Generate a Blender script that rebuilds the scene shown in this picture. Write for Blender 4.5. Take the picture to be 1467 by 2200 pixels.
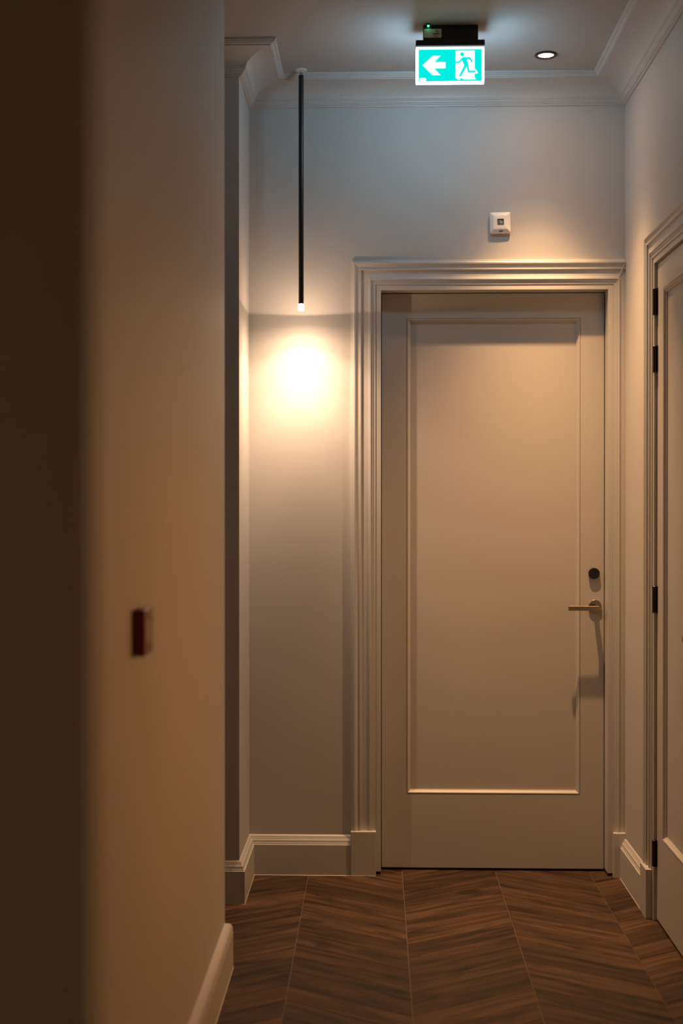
import bpy, bmesh, math, random
from mathutils import Vector, Matrix
random.seed(7)
for o in list(bpy.data.objects): bpy.data.objects.remove(o)
SC = bpy.context.scene
COL = SC.collection

# ------------------------------------------------------------------ camera
H = 1.47                      # eye height
cam_d = bpy.data.cameras.new('camera'); cam = bpy.data.objects.new('camera', cam_d); COL.objects.link(cam)
cam_d.sensor_fit = 'HORIZONTAL'; cam_d.sensor_width = 24.0; cam_d.lens = 2750/1467*24.0
cam.location = (0, 0, H)
cam.rotation_euler = (math.pi/2 - math.atan(15/2750), 0, math.atan(73/2750))
cam_d.clip_start = 0.05
cam_d.dof.use_dof = True; cam_d.dof.focus_distance = 4.95; cam_d.dof.aperture_fstop = 1.8
SC.camera = cam

# ------------------------------------------------------------------ world, exposure
W = bpy.data.worlds.new('world'); SC.world = W; W.use_nodes = True
W.node_tree.nodes['Background'].inputs[0].default_value = (0.05, 0.04, 0.03, 1)
W.node_tree.nodes['Background'].inputs[1].default_value = 0.1
SC.view_settings.view_transform = 'Standard'; SC.view_settings.look = 'None'
SC.view_settings.gamma = 1.0; SC.view_settings.use_curve_mapping = False
SC.view_settings.exposure = 0.0

# lamp photometry (angle from straight down in degrees, relative intensity)
PENDANT_W, PENDANT_COL = 110.0, (1.0, 0.64, 0.39)
PENDANT_LOBE = [(0, .38), (8, .38), (12, .44), (17, .48), (27, .41), (40, .21), (58, .062), (72, .024), (82, .0090), (94.0, .0065), (95.2, .0190), (180, .0190)]
DOWN_W, DOWN_COL = 420.0, (1.0, 0.545, 0.245)
DOWN_LOBE = [(0, .66), (8, .70), (12, .68), (17, .52), (22, .31), (26, .150), (31, .040), (36, .014), (45, .007), (60, .004), (90, 0), (180, 0)]
NEAR_FILL_W = 60.0  # power of the added, unseen downlight that fills the near wall
FILL_L = 150.0              # radiance of the added, unseen fill lamp
SIGN_L = 15.0                 # radiance of the lit sign panel
EDGE_L = 60.0                 # radiance of its edge-lit acrylic ends

# ------------------------------------------------------------------ dimensions (metres; corridor runs along +Y)
YB = 5.09                     # back wall face
XR = 0.985                    # right wall face
XL = -0.476                   # near left wall face
XL2 = -0.503                  # far left wall face
YL_END = 4.03                 # near left wall ends here
YRET = 4.714                  # far left wall begins here (face towards the camera)
HC = 3.14                     # ceiling

# ------------------------------------------------------------------ materials
def nodes(name):
    m = bpy.data.materials.new(name); m.use_nodes = True
    nt = m.node_tree; return m, nt, nt.nodes['Principled BSDF']
def paint(name, col, rough=.55, bump=.06, scale=260):
    m, nt, b = nodes(name)
    tc = nt.nodes.new('ShaderNodeTexCoord')
    n = nt.nodes.new('ShaderNodeTexNoise'); n.inputs['Scale'].default_value = scale; n.inputs['Detail'].default_value = 3
    nt.links.new(tc.outputs['Object'], n.inputs['Vector'])
    n2 = nt.nodes.new('ShaderNodeTexNoise'); n2.inputs['Scale'].default_value = 1.7
    nt.links.new(tc.outputs['Object'], n2.inputs['Vector'])
    mx = nt.nodes.new('ShaderNodeMix'); mx.data_type = 'RGBA'
    mx.inputs[6].default_value = (*[c*.97 for c in col], 1); mx.inputs[7].default_value = (*[min(1, c*1.03) for c in col], 1)
    nt.links.new(n2.outputs['Fac'], mx.inputs[0]); nt.links.new(mx.outputs[2], b.inputs['Base Color'])
    bp = nt.nodes.new('ShaderNodeBump'); bp.inputs['Strength'].default_value = bump; bp.inputs['Distance'].default_value = .002
    nt.links.new(n.outputs['Fac'], bp.inputs['Height']); nt.links.new(bp.outputs[0], b.inputs['Normal'])
    b.inputs['Roughness'].default_value = rough
    return m
def plain(name, col, rough=.4, metal=0.0):
    m, nt, b = nodes(name)
    tc = nt.nodes.new('ShaderNodeTexCoord')
    n = nt.nodes.new('ShaderNodeTexNoise'); n.inputs['Scale'].default_value = 90
    nt.links.new(tc.outputs['Object'], n.inputs['Vector'])
    mr = nt.nodes.new('ShaderNodeMapRange'); mr.inputs[3].default_value = max(0, rough-.05); mr.inputs[4].default_value = min(1, rough+.05)
    nt.links.new(n.outputs['Fac'], mr.inputs[0]); nt.links.new(mr.outputs[0], b.inputs['Roughness'])
    b.inputs['Base Color'].default_value = (*col, 1); b.inputs['Metallic'].default_value = metal
    return m
def glow(name, col, strength, clear=False):
    m, nt, b = nodes(name); nt.nodes.remove(b)
    out = nt.nodes['Material Output']
    e = nt.nodes.new('ShaderNodeEmission'); e.inputs[0].default_value = (*col, 1); e.inputs[1].default_value = strength
    if clear:                                         # clear acrylic lit from within
        t = nt.nodes.new('ShaderNodeBsdfTransparent'); a = nt.nodes.new('ShaderNodeAddShader')
        nt.links.new(e.outputs[0], a.inputs[0]); nt.links.new(t.outputs[0], a.inputs[1]); nt.links.new(a.outputs[0], out.inputs[0])
    else: nt.links.new(e.outputs[0], out.inputs[0])
    return m
def wood():
    m, nt, b = nodes('wood_plank'); L = nt.links.new
    uv = nt.nodes.new('ShaderNodeUVMap'); uv.uv_map = 'UVMap'
    oi = nt.nodes.new('ShaderNodeObjectInfo')
    mul = nt.nodes.new('ShaderNodeMath'); mul.operation = 'MULTIPLY'; mul.inputs[1].default_value = 37.0
    L(oi.outputs['Random'], mul.inputs[0])
    cb = nt.nodes.new('ShaderNodeCombineXYZ'); L(mul.outputs[0], cb.inputs[0]); L(mul.outputs[0], cb.inputs[1]); L(mul.outputs[0], cb.inputs[2])
    ad = nt.nodes.new('ShaderNodeVectorMath'); L(uv.outputs[0], ad.inputs[0]); L(cb.outputs[0], ad.inputs[1])
    def noise(sx, sy, det, dist):
        mp = nt.nodes.new('ShaderNodeMapping'); mp.inputs['Scale'].default_value = (sx, sy, 1); L(ad.outputs[0], mp.inputs[0])
        n = nt.nodes.new('ShaderNodeTexNoise'); n.inputs['Scale'].default_value = 1; n.inputs['Detail'].default_value = det
        n.inputs['Distortion'].default_value = dist; L(mp.outputs[0], n.inputs['Vector']); return n
    g1 = noise(3.0, 34, 5, .6); g2 = noise(9, 160, 4, .2); g3 = noise(4.2, 11, 2, .8)
    r = nt.nodes.new('ShaderNodeValToRGB'); cr = r.color_ramp
    cr.elements[0].position = .30; cr.elements[0].color = (.022, .0115, .0058, 1)
    cr.elements[1].position = .72; cr.elements[1].color = (.118, .063, .032, 1)
    e = cr.elements.new(.5); e.color = (.066, .0345, .0172, 1)
    L(g1.outputs['Fac'], r.inputs[0])
    r3 = nt.nodes.new('ShaderNodeValToRGB'); r3.color_ramp.elements[0].position = .28; r3.color_ramp.elements[0].color = (.38, .36, .34, 1)
    r3.color_ramp.elements[1].position = .46; r3.color_ramp.elements[1].color = (1, 1, 1, 1)
    L(g3.outputs['Fac'], r3.inputs[0])
    m1 = nt.nodes.new('ShaderNodeMix'); m1.data_type = 'RGBA'; m1.blend_type = 'MULTIPLY'; m1.inputs[0].default_value = 1
    L(r.outputs[0], m1.inputs[6]); L(r3.outputs[0], m1.inputs[7])
    mr = nt.nodes.new('ShaderNodeMapRange'); mr.inputs[3].default_value = .72; mr.inputs[4].default_value = 1.22; L(g2.outputs['Fac'], mr.inputs[0])
    mo = nt.nodes.new('ShaderNodeMapRange'); mo.inputs[3].default_value = .62; mo.inputs[4].default_value = 1.30; L(oi.outputs['Random'], mo.inputs[0])
    mm = nt.nodes.new('ShaderNodeMath'); mm.operation = 'MULTIPLY'; L(mr.outputs[0], mm.inputs[0]); L(mo.outputs[0], mm.inputs[1])
    vs = nt.nodes.new('ShaderNodeVectorMath'); vs.operation = 'SCALE'; L(m1.outputs[2], vs.inputs[0]); L(mm.outputs[0], vs.inputs['Scale'])
    L(vs.outputs[0], b.inputs['Base Color']); b.inputs['Roughness'].default_value = .58; b.inputs['Specular IOR Level'].default_value = .3
    bp = nt.nodes.new('ShaderNodeBump'); bp.inputs['Strength'].default_value = .15; bp.inputs['Distance'].default_value = .001
    L(g2.outputs['Fac'], bp.inputs['Height']); L(bp.outputs[0], b.inputs['Normal'])
    return m
M = dict(
    wall=paint('wall_paint', (.54, .535, .525), .6),
    ceil=paint('ceiling_paint', (.44, .435, .43), .65),
    trim=paint('trim_paint', (.55, .545, .535), .42, .02),
    door=paint('door_paint', (.54, .52, .495), .42, .02),
    grout=paint('floor_grout', (.22, .165, .12), .8, .1),
    seal=plain('sealant', (.5, .46, .40), .35),
    black=plain('black_metal', (.008, .008, .009), .35),
    blackplastic=plain('black_plastic', (.012, .012, .013), .45),
    rubber_gap=plain('rubber_gap_black', (.008, .008, .009), .8),  # seal rubber; its black also paints the dark gap under the jambs
    nickel=plain('brushed_nickel', (.36, .32, .28), .24, 1.0),
    steel=plain('steel', (.6, .58, .55), .25, 1.0),
    white=plain('white_plastic', (.80, .82, .84), .35),
    lens=plain('grey_lens', (.17, .18, .17), .12),
    lens2=plain('lens_facet', (.42, .43, .40), .1),
    ink=plain('dark_print', (.03, .035, .06), .5),
    sticker=plain('sticker_paper', (.88, .88, .85), .5),
    red=plain('red_plastic', (.20, .010, .008), .3),
    face=plain('pale_face_plate', (.36, .24, .20), .3),
    signwhite=glow('sign_white', (.50, .80, 1.0), SIGN_L),
    signgreen=glow('sign_green', (0.0, .86, .77), 1.0),
    led=glow('green_led', (.05, 1.0, .35), 6.0),
    tip=glow('acrylic_tip', (1.0, .95, .98), 2.5, True),
    lamp=glow('downlight_lens', (1.0, .80, .60), 3.0),
    globe=glow('fill_globe_glow', (1.0, .43, .13), FILL_L),  # glow of the added lamp that warms the left wall
    signfilm=glow('sign_white_film', (.90, .97, 1.0), 1.35),
    edge=glow('sign_edge', (.50, .80, 1.0), EDGE_L),
    dark=paint('added_room_dark', (.13, .12, .11), .6),  # kept dark so the added side room bounces little light
    wood=wood(),
)

# ------------------------------------------------------------------ mesh helpers
def link(name, bm, mat, parent=None, smooth=False, loc=None):
    bmesh.ops.recalc_face_normals(bm, faces=bm.faces)
    me = bpy.data.meshes.new(name); bm.to_mesh(me); bm.free()
    me.materials.append(M[mat])
    if smooth:
        for p in me.polygons: p.use_smooth = True
        try: me.set_sharp_from_angle(angle=math.radians(35))
        except Exception: pass
    o = bpy.data.objects.new(name, me); COL.objects.link(o)
    if parent is not None: o.parent = parent
    if loc is not None: o.location = loc
    return o
def tag(o, label, cat, group=None, kind=None):
    o['label'] = label; o['category'] = cat
    if group: o['group'] = group
    if kind: o['kind'] = kind
    return o
def empty(name, loc=(0, 0, 0), rz=0):
    o = bpy.data.objects.new(name, None); o.empty_display_size = .05; COL.objects.link(o)
    o.location = loc; o.rotation_euler = (0, 0, rz); return o
def box(bm, x0, x1, y0, y1, z0, z1, bev=0, seg=2):
    vs = [bm.verts.new((x, y, z)) for x in (x0, x1) for y in (y0, y1) for z in (z0, z1)]
    fs = [bm.faces.new([vs[i] for i in f]) for f in ((0, 1, 3, 2), (4, 6, 7, 5), (0, 4, 5, 1), (2, 3, 7, 6), (0, 2, 6, 4), (1, 5, 7, 3))]
    if bev:
        es = list({e for f in fs for e in f.edges})
        bmesh.ops.bevel(bm, geom=es, offset=bev, segments=seg, profile=.5, affect='EDGES')
    return bm
def bx(*a, **k): return box(bmesh.new(), *a, **k)
def sweep(a, b):
    """Solid between two matching closed outlines a and b (lists of 3-D points)."""
    bm = bmesh.new(); n = len(a)
    va = [bm.verts.new(p) for p in a]; vb = [bm.verts.new(p) for p in b]
    for i in range(n):
        j = (i+1) % n
        try: bm.faces.new((va[i], va[j], vb[j], vb[i]))
        except ValueError: pass
    bm.faces.new(va); bm.faces.new(list(reversed(vb)))
    return bm
def lathe(bm, prof, c=(0, 0, 0), axis='z', seg=40):
    """prof: list of (radius, height); closed solid of revolution."""
    def P(r, h, t):
        u, v = r*math.cos(t), r*math.sin(t)
        q = (u, v, h) if axis == 'z' else (u, h, v) if axis == 'y' else (h, u, v)
        return (q[0]+c[0], q[1]+c[1], q[2]+c[2])
    rings = []
    for r, h in prof:
        if r < 1e-6: rings.append([bm.verts.new(P(0, h, 0))])
        else: rings.append([bm.verts.new(P(r, h, 2*math.pi*k/seg)) for k in range(seg)])
    for A, B in zip(rings, rings[1:]):
        for k in range(seg):
            j = (k+1) % seg
            f = [A[k % len(A)], A[j % len(A)], B[j % len(B)], B[k % len(B)]]
            f2 = []
            for v in f:
                if v not in f2: f2.append(v)
            if len(f2) > 2: bm.faces.new(f2)
    if len(rings[0]) > 1: bm.faces.new(rings[0])
    if len(rings[-1]) > 1: bm.faces.new(rings[-1])
    return bm
def lat(prof, **k): return lathe(bmesh.new(), prof, **k)
def arc(cx, cy, r, a0, a1, n):
    return [(cx+r*math.cos(math.radians(a0+(a1-a0)*k/n)), cy+r*math.sin(math.radians(a0+(a1-a0)*k/n))) for k in range(n+1)]
def round_prism(bm, cx, cz, hw, hh, r, y0, y1, n=6):
    """Rounded rectangle in the XZ plane, extruded from y0 to y1."""
    pts = arc(cx+hw-r, cz+hh-r, r, 0, 90, n)+arc(cx-hw+r, cz+hh-r, r, 90, 180, n)+arc(cx-hw+r, cz-hh+r, r, 180, 270, n)+arc(cx+hw-r, cz-hh+r, r, 270, 360, n)
    a = [bm.verts.new((x, y0, z)) for x, z in pts]; b = [bm.verts.new((x, y1, z)) for x, z in pts]
    for i in range(len(a)): bm.faces.new((a[i], a[i-1], b[i-1], b[i]))
    bm.faces.new(a); bm.faces.new(list(reversed(b))); return bm

# ------------------------------------------------------------------ floor
TAN = math.tan(math.radians(32)); CW = .3737; S0 = -.2665; PITCH = .12
fl = link('floor', bx(-2.4, 2.7, -1.6, 5.35, -.05, -.0022), 'grout')
tag(fl, 'dark brown wood plank floor laid in a chevron pattern', 'floor', kind='structure')
def plank_mesh(sign):
    bm = bmesh.new(); g = .0009; hx = CW/2-g; hy = PITCH/2-.0007; c = .0008
    def ring(ix, z): return [bm.verts.new((x, sign*TAN*x+y, z)) for x, y in ((-hx+ix, -hy+ix), (hx-ix, -hy+ix), (hx-ix, hy-ix), (-hx+ix, hy-ix))]
    r0, r1, r2 = ring(0, -.010), ring(0, -c), ring(c, 0)
    for A, B in ((r0, r1), (r1, r2)):
        for i in range(4): bm.faces.new((A[i], A[(i+1) % 4], B[(i+1) % 4], B[i]))
    bm.faces.new(r2); bm.faces.new(list(reversed(r0)))
    uv = bm.loops.layers.uv.new('UVMap'); ca, sa = math.cos(math.radians(32)), math.sin(math.radians(32))*sign
    bmesh.ops.recalc_face_normals(bm, faces=bm.faces)
    for f in bm.faces:
        for l in f.loops:
            x, y = l.vert.co.x, l.vert.co.y; l[uv].uv = (x*ca+y*sa, -x*sa+y*ca)
    me = bpy.data.meshes.new('plank'); bm.to_mesh(me); bm.free(); me.materials.append(M['wood']); return me
PM = {s: plank_mesh(s) for s in (1, -1)}
for k in range(-2, 4):
    s = -1 if k % 2 == 0 else 1
    xc = S0+CW*(k+.5); yseam = 4.87 if k % 2 == 0 else 4.87-TAN*CW     # joint height at the column's left seam
    for i in range(-45, 8):
        yc = yseam+s*TAN*CW/2+(i+.5)*PITCH
        if yc+TAN*CW/2 > 5.46 or yc < (.35 if k > -2 else 3.9): continue
        p = bpy.data.objects.new('plank', PM[s]); COL.objects.link(p); p.parent = fl; p.location = (xc, yc, 0)

# ------------------------------------------------------------------ walls and ceiling
OX0, OX1, OZ = .022, .9185, 2.322             # clear opening of the end door
FX0, FX1, FZ = .0015, .939, 2.3425            # outside of its frame lining
DY0, DY1, DZ = 3.772, 4.5645, 2.3425           # right wall opening (outside of lining)
bm = bx(-.9, FX0, YB, YB+.2, 0, HC); box(bm, FX1, XR+.2, YB, YB+.2, 0, HC); box(bm, FX0, FX1, YB, YB+.2, FZ, HC)
tag(link('wall_back', bm, 'wall'), 'pale painted end wall around the closed single-panel door', 'wall', kind='structure')
bm = bx(XR, XR+.15, DY1, YB, 0, HC); box(bm, XR, XR+.15, -1.5, 2.6, 0, HC); box(bm, XR, XR+.15, 3.40, DY0, 0, HC); box(bm, XR, XR+.15, 2.6, 3.40, 2.4, HC); box(bm, XR, XR+.15, DY0, DY1, DZ, HC)  # unseen opening added to let the fill lamp reach the left wall
tag(link('wall_right', bm, 'wall'), 'pale painted right wall of the corridor', 'wall', kind='structure')
tag(link('wall_left', bx(XL-.12, XL, .87, YL_END, 0, HC), 'wall'), 'long left wall in warm light with the red call point', 'wall', kind='structure')
bm = bx(-2.3, XL2, YRET, YB, 0, HC)
tag(link('wall_left_far', bm, 'wall'), 'narrow wall corner standing left of the hanging lamp', 'wall', kind='structure')
tag(link('wall_passage', bx(-2.3, XL-.12, YL_END-.12, YL_END, 0, HC), 'wall'), 'side passage wall behind the long left wall', 'wall', kind='structure')
tag(link('wall_passage_end', bx(-2.4, -2.3, YL_END-.12, YRET, 0, HC), 'wall'), 'end wall of the side passage on the left', 'wall', kind='structure')
tag(link('wall_near', sweep([(-2.3, .75, 0), (-.166, .75, 0), (-.21, .87, 0), (-2.3, .87, 0)], [(-2.3, .75, HC), (-.166, .75, HC), (-.21, .87, HC), (-2.3, .87, HC)]), 'wall'), 'dark out-of-focus wall edge nearest the viewer', 'wall', kind='structure')
tag(link('wall_near_left', bx(-2.4, -2.3, -1.5, 1.2, 0, HC), 'wall'), 'side wall of the room behind the viewer', 'wall', kind='structure')
tag(link('wall_near_back', bx(-2.4, 1.135, -1.6, -1.5, 0, HC), 'wall'), 'wall behind the viewer', 'wall', kind='structure')
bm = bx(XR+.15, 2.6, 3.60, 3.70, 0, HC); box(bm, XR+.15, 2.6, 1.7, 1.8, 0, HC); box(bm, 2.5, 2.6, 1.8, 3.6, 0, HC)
tag(link('wall_added_room', bm, 'dark'), 'added side room walls, unseen, enclosing the fill lamp', 'wall', kind='structure')  # room added only to hold the fill lamp
tag(link('ceiling', bx(-2.4, 2.7, -1.6, 5.3, HC, HC+.1), 'ceil'), 'plain pale painted ceiling', 'ceiling', kind='structure')

# ------------------------------------------------------------------ cornice (projection p from wall, drop h below ceiling)
CR = [(0, 0), (.147, 0), (.147, .007), (.143, .0085), (.143, .012), (.137, .0125), (.135, .0165), (.130, .0185), (.1275, .0185), (.1275, .022), (.121, .022)]
cc = (.121, .066)
CR += [(.121-.093*math.sin(math.radians(a)), .066-.0435*math.cos(math.radians(a))) for a in range(8, 91, 7)] + [(.028, .066), (.025, .067), (.025, .071), (.021, .0735), (.0195, .079), (.014, .083), (.0135, .086), (.008, .087), (.007, .0925), (0, .0925)]
def crown(name, f0, f1, label):
    o = link(name, sweep([f0(p, HC-h) for p, h in CR], [f1(p, HC-h) for p, h in CR]), 'trim')
    return tag(o, label, 'cornice', kind='structure')
crown('trim_1', lambda p, z: (XL2+p, YB-p, z), lambda p, z: (XR-p, YB-p, z), 'coved cornice along the top of the end wall')
crown('trim_2', lambda p, z: (XR-p, YB-p, z), lambda p, z: (XR-p, 1.3, z), 'coved cornice along the top of the right wall')
crown('trim_3', lambda p, z: (XL2+p, YRET-p, z), lambda p, z: (XL2+p, YB-p, z), 'short coved cornice running to the corner beside the hanging lamp')
crown('trim_4', lambda p, z: (-2.3, YRET-p, z), lambda p, z: (XL2+p, YRET-p, z), 'shaded coved cornice facing the viewer at upper left')

# ------------------------------------------------------------------ baseboards (v out from wall, z)
BB = [(0, 0), (.022, 0), (.022, .1205), (.0205, .122), (.018, .122), (.0175, .1265), (.0155, .1290), (.0150, .1335), (.0135, .1385), (.0105, .1405), (.0100, .1440), (.0075, .1455), (.0070, .1490), (.0045, .1530), (0, .1570)]
BBN = [(0, 0), (.024, 0), (.024, .113), (.0225, .117), (.023, .122), (.022, .130), (.018, .138), (.011, .1435), (.004, .146), (0, .1465)]
def base(name, f0, f1, label, prof=BB):
    o = link(name, sweep([f0(*q) for q in prof], [f1(*q) for q in prof]), 'trim')
    d = prof[1][0]; S = [(d, 0), (d+.0020, 0), (d+.0009, .0009), (d, .0020)]
    link('sealant_bead', sweep([f0(*q) for q in S], [f1(*q) for q in S]), 'seal', o)
    return tag(o, label, 'baseboard', kind='structure')
CX0 = -.0965                                        # outer edge of the end door's casing
base('baseboard_back', lambda v, z: (XL2+v, YB-v, z), lambda v, z: (CX0-.002, YB-v, z), 'moulded baseboard on the end wall under the hanging lamp')
base('baseboard_left_far', lambda v, z: (XL2+v, YRET-v, z), lambda v, z: (XL2+v, YB-v, z), 'short baseboard running back along the far left wall')
base('baseboard_left_return', lambda v, z: (-2.3, YRET-v, z), lambda v, z: (XL2+v, YRET-v, z), 'shaded baseboard facing the viewer at the narrow wall corner')
base('baseboard_left', lambda v, z: (XL+v, .87, z), lambda v, z: (XL+v, YL_END+v, z), 'blurred near baseboard along the long left wall', BBN)
base('baseboard_passage', lambda v, z: (XL+v, YL_END+v, z), lambda v, z: (-2.3, YL_END+v, z), 'baseboard of the side passage behind the long left wall', BBN)
RYO = 4.662                                         # outer edge of right door's casing (far side)
base('baseboard_right', lambda v, z: (XR-v, YB, z), lambda v, z: (XR-v, RYO+.002, z), 'short baseboard between the two doors on the right wall')
base('baseboard_right_near', lambda v, z: (XR-v, 2.6, z), lambda v, z: (XR-v, -1.5, z), 'baseboard on the right wall nearer than the right door')

# ------------------------------------------------------------------ door casings (u in from outer edge, v out from wall)
CAS = [(0, 0), (0, .0120), (.0020, .0140), (.0060, .0145), (.0070, .0170), (.0110, .0190), (.0160, .0190), (.0200, .0165), (.0240, .0125), (.0290, .0112), (.0325, .0112), (.0330, .0140), (.0370, .0145), (.0395, .0140), (.0400, .0085), (.0460, .0068), (.0550, .0066), (.0660, .0078), (.0730, .0100), (.0735, .0128), (.0780, .0132), (.0795, .0120), (.0800, .0096), (.0860, .0094), (.0870, .0070), (.0965, .0066), (.0975, .0055), (.0975, 0)]
PZ = .176
def lerp_u(prof, uc):
    out = []
    for (u0, v0), (u1, v1) in zip(prof, prof[1:]):
        out.append((u0, v0))
        if u0 < uc < u1: out.append((uc, v0+(v1-v0)*(uc-u0)/(u1-u0)))
    return out+[prof[-1]]
ZT = FZ+.0975
t = empty('trim_5', (CX0, YB, 0)); tag(t, 'pale moulded casing around the end door', 'door casing', kind='structure')
def rel(o, par): o.matrix_parent_inverse = Matrix.Translation(-par.location) if not any(par.rotation_euler) else par.matrix_basis.inverted(); return o
XRO = FX1+.0975; UC = XRO-XR+.0004
C2 = lerp_u(CAS, UC)
rel(link('casing_side', sweep([(CX0+u, YB-v, PZ) for u, v in CAS], [(CX0+u, YB-v, ZT-u) for u, v in CAS]), 'trim', t), t)
rel(link('casing_head', sweep([(CX0+u, YB-v, ZT-u) for u, v in C2], [(min(XRO-u, XR-.0004), YB-v, ZT-u) for u, v in C2]), 'trim', t), t)
CRt = [(UC, 0)]+[q for q in C2 if q[0] >= UC]
rel(link('casing_side', sweep([(XRO-u, YB-v, PZ) for u, v in CRt], [(XRO-u, YB-v, ZT-u) for u, v in CRt]), 'trim', t), t)
rel(link('plinth_block', bx(CX0-.001, CX0+.0985, YB-.030, YB, 0, PZ, bev=.0012), 'trim', t), t)
rel(link('plinth_block', bx(XRO-.0985, XR-.0005, YB-.030, YB, 0, PZ, bev=.0012), 'trim', t), t)
rel(link('sealant_bead', bx(CX0-.001, CX0+.0985, YB-.0318, YB-.0295, 0, .002), 'seal', t), t)

t2 = empty('trim_6', (XR, RYO, 0)); tag(t2, 'pale moulded casing around the right-hand door', 'door casing', kind='structure')
RYN = DY0-.0975
rel(link('casing_side', sweep([(XR-v, RYO-u, PZ) for u, v in CAS], [(XR-v, RYO-u, ZT-u) for u, v in CAS]), 'trim', t2), t2)
rel(link('casing_head', sweep([(XR-v, RYO-u, ZT-u) for u, v in CAS], [(XR-v, RYN+u, ZT-u) for u, v in CAS]), 'trim', t2), t2)
rel(link('casing_side', sweep([(XR-v, RYN+u, PZ) for u, v in CAS], [(XR-v, RYN+u, ZT-u) for u, v in CAS]), 'trim', t2), t2)
rel(link('plinth_block', bx(XR-.026, XR, RYO-.0985, RYO+.001, 0, PZ, bev=.0012), 'trim', t2), t2)
rel(link('plinth_block', bx(XR-.026, XR, RYN-.001, RYN+.0985, 0, PZ, bev=.0012), 'trim', t2), t2)

# door frames (linings)
f1 = empty('trim_7', (FX0, YB, 0)); tag(f1, 'square-edged frame lining the end door opening', 'door frame', kind='structure')
for a, b in ((FX0, OX0), (OX1, FX1)):
    rel(link('jamb', bx(a, b, YB-.004, YB+.13, .012, OZ, bev=.001), 'trim', f1), f1)
    rel(link('painted_gap', bx(a+.002, b-.002, YB-.0025, YB+.12, 0, .012), 'rubber_gap', f1), f1)  # black block paints in the dark gap under each jamb
rel(link('head_jamb', bx(FX0, FX1, YB-.004, YB+.13, OZ, FZ, bev=.001), 'trim', f1), f1)
f2 = empty('trim_8', (XR, DY1, 0)); tag(f2, 'square-edged frame lining the right-hand door opening', 'door frame', kind='structure')
for a, b in ((DY0, DY0+.0195), (DY1-.0195, DY1)):
    rel(link('jamb', bx(XR-.003, XR+.13, a, b, 0, OZ, bev=.001), 'trim', f2), f2)
rel(link('head_jamb', bx(XR-.003, XR+.13, DY0, DY1, OZ, FZ, bev=.001), 'trim', f2), f2)

# ------------------------------------------------------------------ doors
def door(name, loc, rz, w, label, panel, hinges=False):
    """Local frame: x across the leaf, y into the wall, z up; front face at y = 0."""
    d = empty(name, loc, rz); tag(d, label, 'door', kind='structure')
    z0, z1 = .009, OZ-.003; T = .044
    px0, px1, pz0, pz1 = panel
    bm = bmesh.new()
    def loop(a, b, c, e, y): return [bm.verts.new(q) for q in ((a, y, c), (b, y, c), (b, y, e), (a, y, e))]
    def ringf(A, B):
        for i in range(4): bm.faces.new((A[i], A[(i+1) % 4], B[(i+1) % 4], B[i]))
    c = .0015
    Lb = loop(0, w, z0, z1, T); Ls = loop(0, w, z0, z1, c); Lf = loop(c, w-c, z0+c, z1-c, 0)
    Lh = loop(px0, px1, pz0, pz1, 0); Lk = loop(px0, px1, pz0, pz1, T)
    ringf(Lb, Ls); ringf(Ls, Lf); ringf(Lf, Lh); ringf(Lh, Lk); ringf(Lk, Lb)
    link('leaf', bm, 'door', d)
    link('panel', bx(px0, px1, .0125, T-.008, pz0, pz1), 'door', d)
    prof = [(0, .013), (0, .0035), (.0012, .0030), (.0018, .0005), (.0040, -.0008), (.0065, -.0003), (.0090, .0020), (.0120, .0058), (.0150, .0085), (.0165, .0090), (.0165, .013)]
    bm = bmesh.new(); R = [loop(px0+u, px1-u, pz0+u, pz1-u, y) for u, y in prof]
    for A, B in zip(R, R[1:]): ringf(A, B)
    ringf(R[-1], R[0]); link('panel_moulding', bm, 'door', d)
    link('bottom_seal', bx(.002, w-.002, .006, T-.004, .002, .009), 'rubber_gap', d)
    hx = w-.0365
    lk = link('deadlock', lat([(0, 0), (.0222, 0), (.0222, -.0090), (.0212, -.0105), (0, -.0105)], c=(hx-.004, 0, 1.196), axis='y'), 'black', d, True)
    lk['label'] = 'round black lock cylinder'
    ros = link('lever_handle', lat([(0, 0), (.0262, 0), (.0262, -.0055), (.0250, -.007), (.0105, -.007), (.0098, -.012), (.0098, -.044), (0, -.044)], c=(hx, 0, 1.064), axis='y'), 'nickel', d, True)
    ros['label'] = 'brushed nickel lever handle with round rose'
    bm = bmesh.new()
    a = []; b_ = []
    pts = [(hx+.011, -.038), (hx+.011, -.050), (hx+.006, -.056), (hx-.1125, -.056), (hx-.1135, -.055), (hx-.1135, -.048), (hx-.1125, -.047), (hx-.018, -.047), (hx-.011, -.043), (hx-.010, -.038)]
    lv = sweep([(x, y, 1.0505) for x, y in pts], [(x, y, 1.0690) for x, y in pts])
    bmesh.ops.bevel(lv, geom=lv.edges[:], offset=.0009, segments=1, affect='EDGES')
    link('lever', lv, 'nickel', ros)
    if hinges:
        for zc in (2.186, 1.984, 1.137, .240):
            bm = lat([(0, -.047), (.0062, -.047), (.0078, -.0455), (.0078, -.0165), (.0072, -.016), (.0078, -.0155), (.0078, .0155), (.0072, .016), (.0078, .0165), (.0078, .0455), (.0062, .047), (0, .047)], c=(-.0015, -.0085, zc), seg=20)
            box(bm, -.0065, .0125, -.0022, .0005, zc-.047, zc+.047)
            h = link('hinge', bm, 'black', d, True); h['label'] = 'black butt hinge'
    return d
W1 = OX1-OX0-.006
door('door_1', (OX0+.003, YB+.065, 0), 0, W1, 'closed pale single-panel door at the end of the corridor, lever handle and black lock', (.0995, W1-.0945, .307, 2.2195))
W2 = DY1-DY0-.039-.006
door('door_2', (XR+.008, DY1-.0195-.003, 0), -math.pi/2, W2, 'partly seen pale panelled door with black hinges on the right wall', (.0880, W2-.0880, .307, 2.2195), True)

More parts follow.
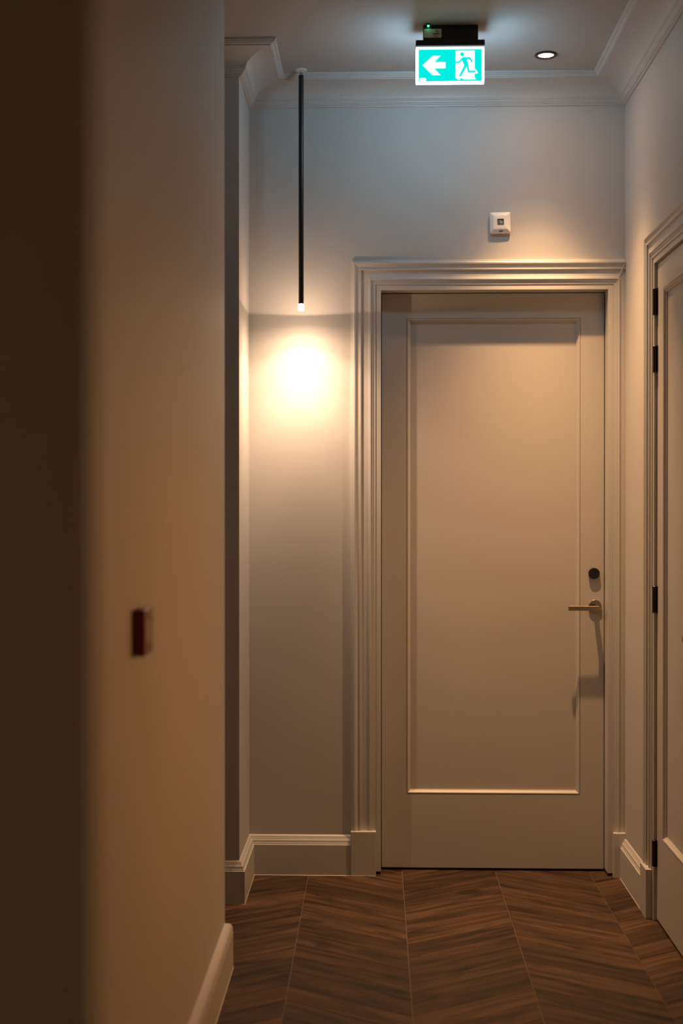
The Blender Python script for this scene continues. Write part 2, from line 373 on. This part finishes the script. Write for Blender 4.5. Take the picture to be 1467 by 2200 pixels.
# ------------------------------------------------------------------ lamp light with its own photometric curve
def lamp_light(name, parent, loc, watts, col, lobe, radius):
    l = bpy.data.lights.new(name, 'POINT'); l.energy = watts; l.color = col; l.shadow_soft_size = radius; l.use_nodes = True
    nt = l.node_tree; em = nt.nodes['Emission']
    tc = nt.nodes.new('ShaderNodeTexCoord'); sx = nt.nodes.new('ShaderNodeSeparateXYZ'); nt.links.new(tc.outputs['Normal'], sx.inputs[0])
    ng = nt.nodes.new('ShaderNodeMath'); ng.operation = 'MULTIPLY'; ng.inputs[1].default_value = -1; nt.links.new(sx.outputs[2], ng.inputs[0])
    ac = nt.nodes.new('ShaderNodeMath'); ac.operation = 'ARCCOSINE'; nt.links.new(ng.outputs[0], ac.inputs[0])
    dv = nt.nodes.new('ShaderNodeMath'); dv.operation = 'DIVIDE'; dv.inputs[1].default_value = math.pi; nt.links.new(ac.outputs[0], dv.inputs[0])
    r = nt.nodes.new('ShaderNodeValToRGB'); cr = r.color_ramp
    for i, (a, v) in enumerate(lobe):
        e = cr.elements[i] if i < 2 else cr.elements.new(a/180)
        e.position = a/180; e.color = (v, v, v, 1)
    nt.links.new(dv.outputs[0], r.inputs[0]); nt.links.new(r.outputs[0], em.inputs['Strength'])
    o = bpy.data.objects.new(name, l); COL.objects.link(o); o.parent = parent; o.location = loc; return o

# pendant
px, py = -.2855, 4.915
P = empty('pendant_lamp', (px, py, 2.2155)); tag(P, 'slim black rod pendant lamp with a glowing clear tip beside the end door', 'pendant lamp')
zc = HC-2.2155
link('ceiling_plate', lat([(0, zc), (.0225, zc), (.0225, zc-.002), (.0205, zc-.0045), (.009, zc-.006), (0, zc-.006)]), 'white', P, True)
link('connector', lat([(0, zc-.005), (.0028, zc-.005), (.0028, zc-.010), (.0062, zc-.0105), (.0068, zc-.024), (0, zc-.024)], seg=24), 'steel', P, True)
link('rod', lat([(0, zc-.022), (.0090, zc-.022), (.0098, zc-.023), (.0098, .0272), (.0090, .0265), (0, .0265)], seg=32), 'black', P, True)
link('light_tip', lat([(0, .0265), (.0115, .0265), (.0118, .0255), (.0118, .003), (.0105, .0005), (.0090, 0), (0, 0)], seg=32), 'tip', P, True)
lamp_light('pendant_light', P, (0, 0, -.004), PENDANT_W, PENDANT_COL, PENDANT_LOBE, .006)

# downlights
def downlight(loc, watts, label):
    D = empty('downlight', loc); tag(D, label, 'downlight', 'recessed ceiling downlights')
    link('trim_ring', lat([(.0415, 0), (.0415, -.003), (.0390, -.005), (.0310, -.005), (.0290, -.0015), (.0290, 0)], seg=56), 'black', D, True)
    link('lens', lat([(0, 0), (.0289, 0), (.0289, -.0012), (0, -.0012)], seg=48), 'lamp', D)
    lamp_light('downlight_light', D, (0, 0, -.022), watts, DOWN_COL, DOWN_LOBE, .016)
    return D
downlight((.6315, 4.775, HC), DOWN_W, 'round black-rimmed downlight in the ceiling right of the exit sign')
downlight((-.35, .05, HC), NEAR_FILL_W, 'added unseen fill downlight in the ceiling behind the viewer')  # second one added out of view to brighten the near wall edge

# ------------------------------------------------------------------ exit sign
S = empty('exit_sign', (.2605, 4.495, HC)); tag(S, 'illuminated green exit sign with white arrow and running figure under the ceiling', 'exit sign')
sx0, sz0 = .2605, HC
def R_(x0, x1, y0, y1, z0, z1, bev=0): return bx(x0-sx0, x1-sx0, y0-4.495, y1-4.495, z0-sz0, z1-sz0, bev=bev)
YF = 4.4775                                          # front of the lit panel
hs = link('housing', R_(.1660, .3565, 4.470, 4.512, 3.0865, HC), 'blackplastic', S)
bm = sweep([(.1665-sx0, y-4.495, z-sz0) for y, z in ((4.470, 3.0945), (4.4655, 3.0925), (4.4655, 3.0868), (4.470, 3.0868))], [(.3560-sx0, y-4.495, z-sz0) for y, z in ((4.470, 3.0945), (4.4655, 3.0925), (4.4655, 3.0868), (4.470, 3.0868))])
link('lip', bm, 'blackplastic', hs)
link('bar', R_(.1402, .3792, 4.464, 4.516, 3.0672, 3.0866, bev=.0012), 'blackplastic', S)
link('front_film', R_(.1420, .3774, YF, YF+.0012, 2.9437, 3.0669), 'signfilm', S)
link('lit_panel', R_(.1418, .3776, YF+.0012, 4.5020, 2.9435, 3.0671), 'signwhite', S)
for xe in (.1415, .3776):
    link('lit_edge', R_(xe, xe+.0003, YF+.003, 4.5000, 2.948, 3.063), 'edge', S)
gx0, gx1, gz0, gz1 = .1503, .3692, 2.9475, 3.0575
def zx(x): return gx0+(x-163)/(1262-163)*(gx1-gx0)-sx0
def zz(y): return gz1-(y-525)/(1083-525)*(gz1-gz0)-sz0
def plate(name, pts, mat, parent, layer):
    y0 = YF-4.495-.0006*layer; y1 = y0+.0006
    q = [(zx(a), zz(b)) for a, b in pts]
    return link(name, sweep([(x, y0, z) for x, z in q], [(x, y1, z) for x, z in q]), mat, parent)
gp = plate('green_panel', [(163, 525), (1262, 525), (1262, 1083), (163, 1083)], 'signgreen', S, 1)
plate('arrow', [(232, 803), (410, 636), (545, 636), (438, 748), (625, 748), (633, 756), (633, 850), (625, 858), (435, 858), (545, 978), (405, 978)], 'signfilm', gp, 2)
plate('doorway', [(808, 548), (1140, 548), (1140, 880), (1166, 886), (1182, 915), (1196, 952), (1140, 957), (1138, 1025), (1166, 1059), (950, 1059), (918, 1036), (878, 1034), (893, 1061), (850, 1061), (808, 1030)], 'signfilm', gp, 2)
bm = bmesh.new()
yA = YF-4.495-.0018; yB_ = yA+.0006
def poly(pts):
    q = [(zx(a), zz(b)) for a, b in pts]
    A = [bm.verts.new((x, yA, z)) for x, z in q]; B = [bm.verts.new((x, yB_, z)) for x, z in q]
    for i in range(len(A)): bm.faces.new((A[i], A[i-1], B[i-1], B[i]))
    bm.faces.new(A); bm.faces.new(list(reversed(B)))
poly([(921+34*math.cos(k*math.pi/12), 614+36*math.sin(k*math.pi/12)) for k in range(24)])
poly([(806, 742), (858, 742), (922, 672), (938, 664), (1050, 664), (1068, 674), (1106, 742), (1104, 757), (1090, 760), (1080, 752), (1046, 702), (1004, 702), (1030, 800), (1046, 903), (1150, 903), (1164, 932), (1158, 935), (1032, 937), (1020, 932), (1000, 826), (908, 996), (900, 1003), (868, 1003), (868, 992), (958, 812), (920, 716), (876, 768), (866, 773), (806, 773)])
link('running_figure', bm, 'signgreen', gp)
bm = bmesh.new(); cx_, cz_ = (zx(180)+zx(292))/2, (zz(1024)+zz(1080))/2
round_prism(bm, cx_, cz_, (zx(292)-zx(180))/2, (zz(1024)-zz(1080))/2, .0042, YF-4.495-.0012, YF-4.495-.0006)
em_ = link('emblem', bm, 'signfilm', gp)
bm = bmesh.new(); round_prism(bm, cx_, cz_-.0004, .0052, .0011, .0008, YF-4.495-.0018, YF-4.495-.0012); link('emblem_bar', bm, 'signgreen', gp)
# sticker with number, indicator lamp
st = link('sticker', R_(.1680, .2290, 4.4692, 4.4701, 3.0965, 3.1265), 'sticker', S)
st['label'] = 'grey sticker printed with 16'
tc = bpy.data.curves.new('number', 'FONT'); tc.body = '16'; tc.size = .0115; tc.align_x = 'CENTER'; tc.extrude = .0001
to = bpy.data.objects.new('number', tc); COL.objects.link(to); bpy.context.view_layer.update()
me = bpy.data.meshes.new_from_object(to.evaluated_get(bpy.context.evaluated_depsgraph_get())); bpy.data.objects.remove(to)
me.materials.clear(); me.materials.append(M['ink'])
nm = bpy.data.objects.new('number', me); COL.objects.link(nm); nm.parent = st; nm.rotation_euler = (math.pi/2, 0, 0); nm.location = (.2125-sx0, 4.4690-4.495, 3.1135-sz0)
bm = bmesh.new()
for a, b, z0, z1 in ((.1995, .2220, 3.1075, 3.1110), (.2030, .2165, 3.1035, 3.1048), (.2000, .2180, 3.0995, 3.1010)):
    box(bm, a-sx0, b-sx0, 4.4689-4.495, 4.4692-4.495, z0-sz0, z1-sz0)
link('print_lines', bm, 'ink', st)
link('indicator_socket', lat([(0, 0), (.0085, 0), (.0085, -.0035), (.0065, -.0050), (0, -.0050)], c=(.1830-sx0, 4.4605-4.495, -.0002), seg=28), 'blackplastic', S, True)
link('indicator_lamp', lat([(0, -.0048), (.0042, -.0050), (.0036, -.0075), (.0018, -.0090), (0, -.0094)], c=(.1830-sx0, 4.4605-4.495, 0), seg=20), 'led', S, True)

# ------------------------------------------------------------------ square device on the end wall
Q = empty('wall_sounder', (.4925, YB, 2.5845)); tag(Q, 'small square white alarm device on the end wall above the door', 'alarm device')
Q.rotation_euler = (0, math.radians(-1.2), 0)
bm = bmesh.new(); round_prism(bm, 0, -.003, .037, .036, .005, -.010, 0); link('mount', bm, 'white', Q)
bm = bmesh.new()
def rr(hw, hh, r, y, dz=0):
    pts = arc(hw-r, hh-r, r, 0, 90, 5)+arc(-hw+r, hh-r, r, 90, 180, 5)+arc(-hw+r, -hh+r, r, 180, 270, 5)+arc(hw-r, -hh+r, r, 270, 360, 5)
    return [bm.verts.new((x, y, z+dz)) for x, z in pts]
Ls = [rr(.0405, .0415, .006, -.008), rr(.0405, .0415, .006, -.0145), rr(.0392, .0402, .0055, -.0165), rr(.0275, .0280, .0025, -.0240, .0005), rr(.0262, .0268, .002, -.0245, .0005), rr(.0128, .0128, .0008, -.0245, .0008), rr(.0128, .0128, .0008, -.0180, .0008)]
for A, B in zip(Ls, Ls[1:]):
    for i in range(len(A)): bm.faces.new((A[i], A[i-1], B[i-1], B[i]))
bm.faces.new(Ls[0]); bm.faces.new(Ls[-1])
link('cover', bm, 'white', Q, True)
bm = bmesh.new()
b0 = [bm.verts.new(p) for p in ((-.0125, -.0185, -.0117), (.0125, -.0185, -.0117), (.0125, -.0185, .0133), (-.0125, -.0185, .0133))]
b1 = [bm.verts.new(p) for p in ((-.0055, -.0235, -.005), (.0055, -.0235, -.005), (.0055, -.0235, .0055), (-.0055, -.0235, .0055))]
for i in range(4): bm.faces.new((b0[i], b0[(i+1) % 4], b1[(i+1) % 4], b1[i]))
bm.faces.new(b1); bm.faces.new(list(reversed(b0)))
ln = link('lens', bm, 'lens', Q)
bm = bmesh.new(); box(bm, -.001, .0048, -.0245, -.0235, -.0042, .0045); link('lens_facet', bm, 'lens2', ln)
bm = bmesh.new(); round_prism(bm, 0, 0, .0075, .0034, .003, -.0006, .0006)
em = link('emblem', bm, 'ink', Q); em.location = (.0008, -.0203, -.0345); em.rotation_euler = (math.radians(30.6), 0, 0)
bm = bmesh.new(); box(bm, -.0050, .0050, -.0009, -.0005, -.0006, .0008); link('emblem_bar', bm, 'white', em)

# ------------------------------------------------------------------ red call point on the left wall
K = empty('call_point', (XL, 2.492+.0465, 1.2185), math.pi/2); tag(K, 'blurred small red fire alarm call point on the left wall', 'call point')
# local: -y points away from wall (+X in the room)
bm = bmesh.new(); round_prism(bm, 0, 0, .0435, .0435, .004, -.008, 0); link('back_box', bm, 'red', K)
bm = bmesh.new(); Lp = [rr(.0465, .0465, .006, -.006), rr(.0465, .0465, .006, -.021), rr(.0445, .0445, .005, -.0245), rr(.0290, .0240, .002, -.0250), rr(.0285, .0235, .002, -.0225)]
for A, B in zip(Lp, Lp[1:]):
    for i in range(len(A)): bm.faces.new((A[i], A[i-1], B[i-1], B[i]))
bm.faces.new(Lp[0]); bm.faces.new(Lp[-1]); link('cover', bm, 'red', K, True)
bm = bmesh.new(); round_prism(bm, 0, 0, .0275, .0225, .002, -.0246, -.0224); link('face_plate', bm, 'face', K)

# ------------------------------------------------------------------ fill lamp, added out of view to warm the left wall
G = empty('fill_lamp', (1.27, 3.24, 0)); tag(G, 'added unseen fill lamp beyond the right wall, warming the left wall', 'fill lamp')
link('base', lat([(0, -.0022), (.12, -.0022), (.12, .010), (.112, .016), (.02, .022), (0, .022)]), 'black', G, True)
link('pole', lat([(0, .02), (.009, .02), (.009, 1.35), (0, 1.35)], seg=20), 'black', G, True)
link('collar', lat([(0, 1.345), (.028, 1.345), (.034, 1.375), (0, 1.375)], seg=28), 'black', G, True)
link('globe', lat([(0, 1.36)]+[(.09*math.sin(math.radians(a)), 1.45-.09*math.cos(math.radians(a))) for a in range(10, 171, 10)]+[(0, 1.54)], seg=32), 'globe', G, True)
link('fill_shade', lat([(.158, 1.475), (.160, 1.475), (.160, 1.49), (.145, 1.545), (.10, 1.585), (0, 1.60), (0, 1.597), (.098, 1.582), (.1425, 1.543), (.158, 1.49), (.158, 1.475)], seg=40), 'black', G, True)  # dome added so the fill light fades up the left wall
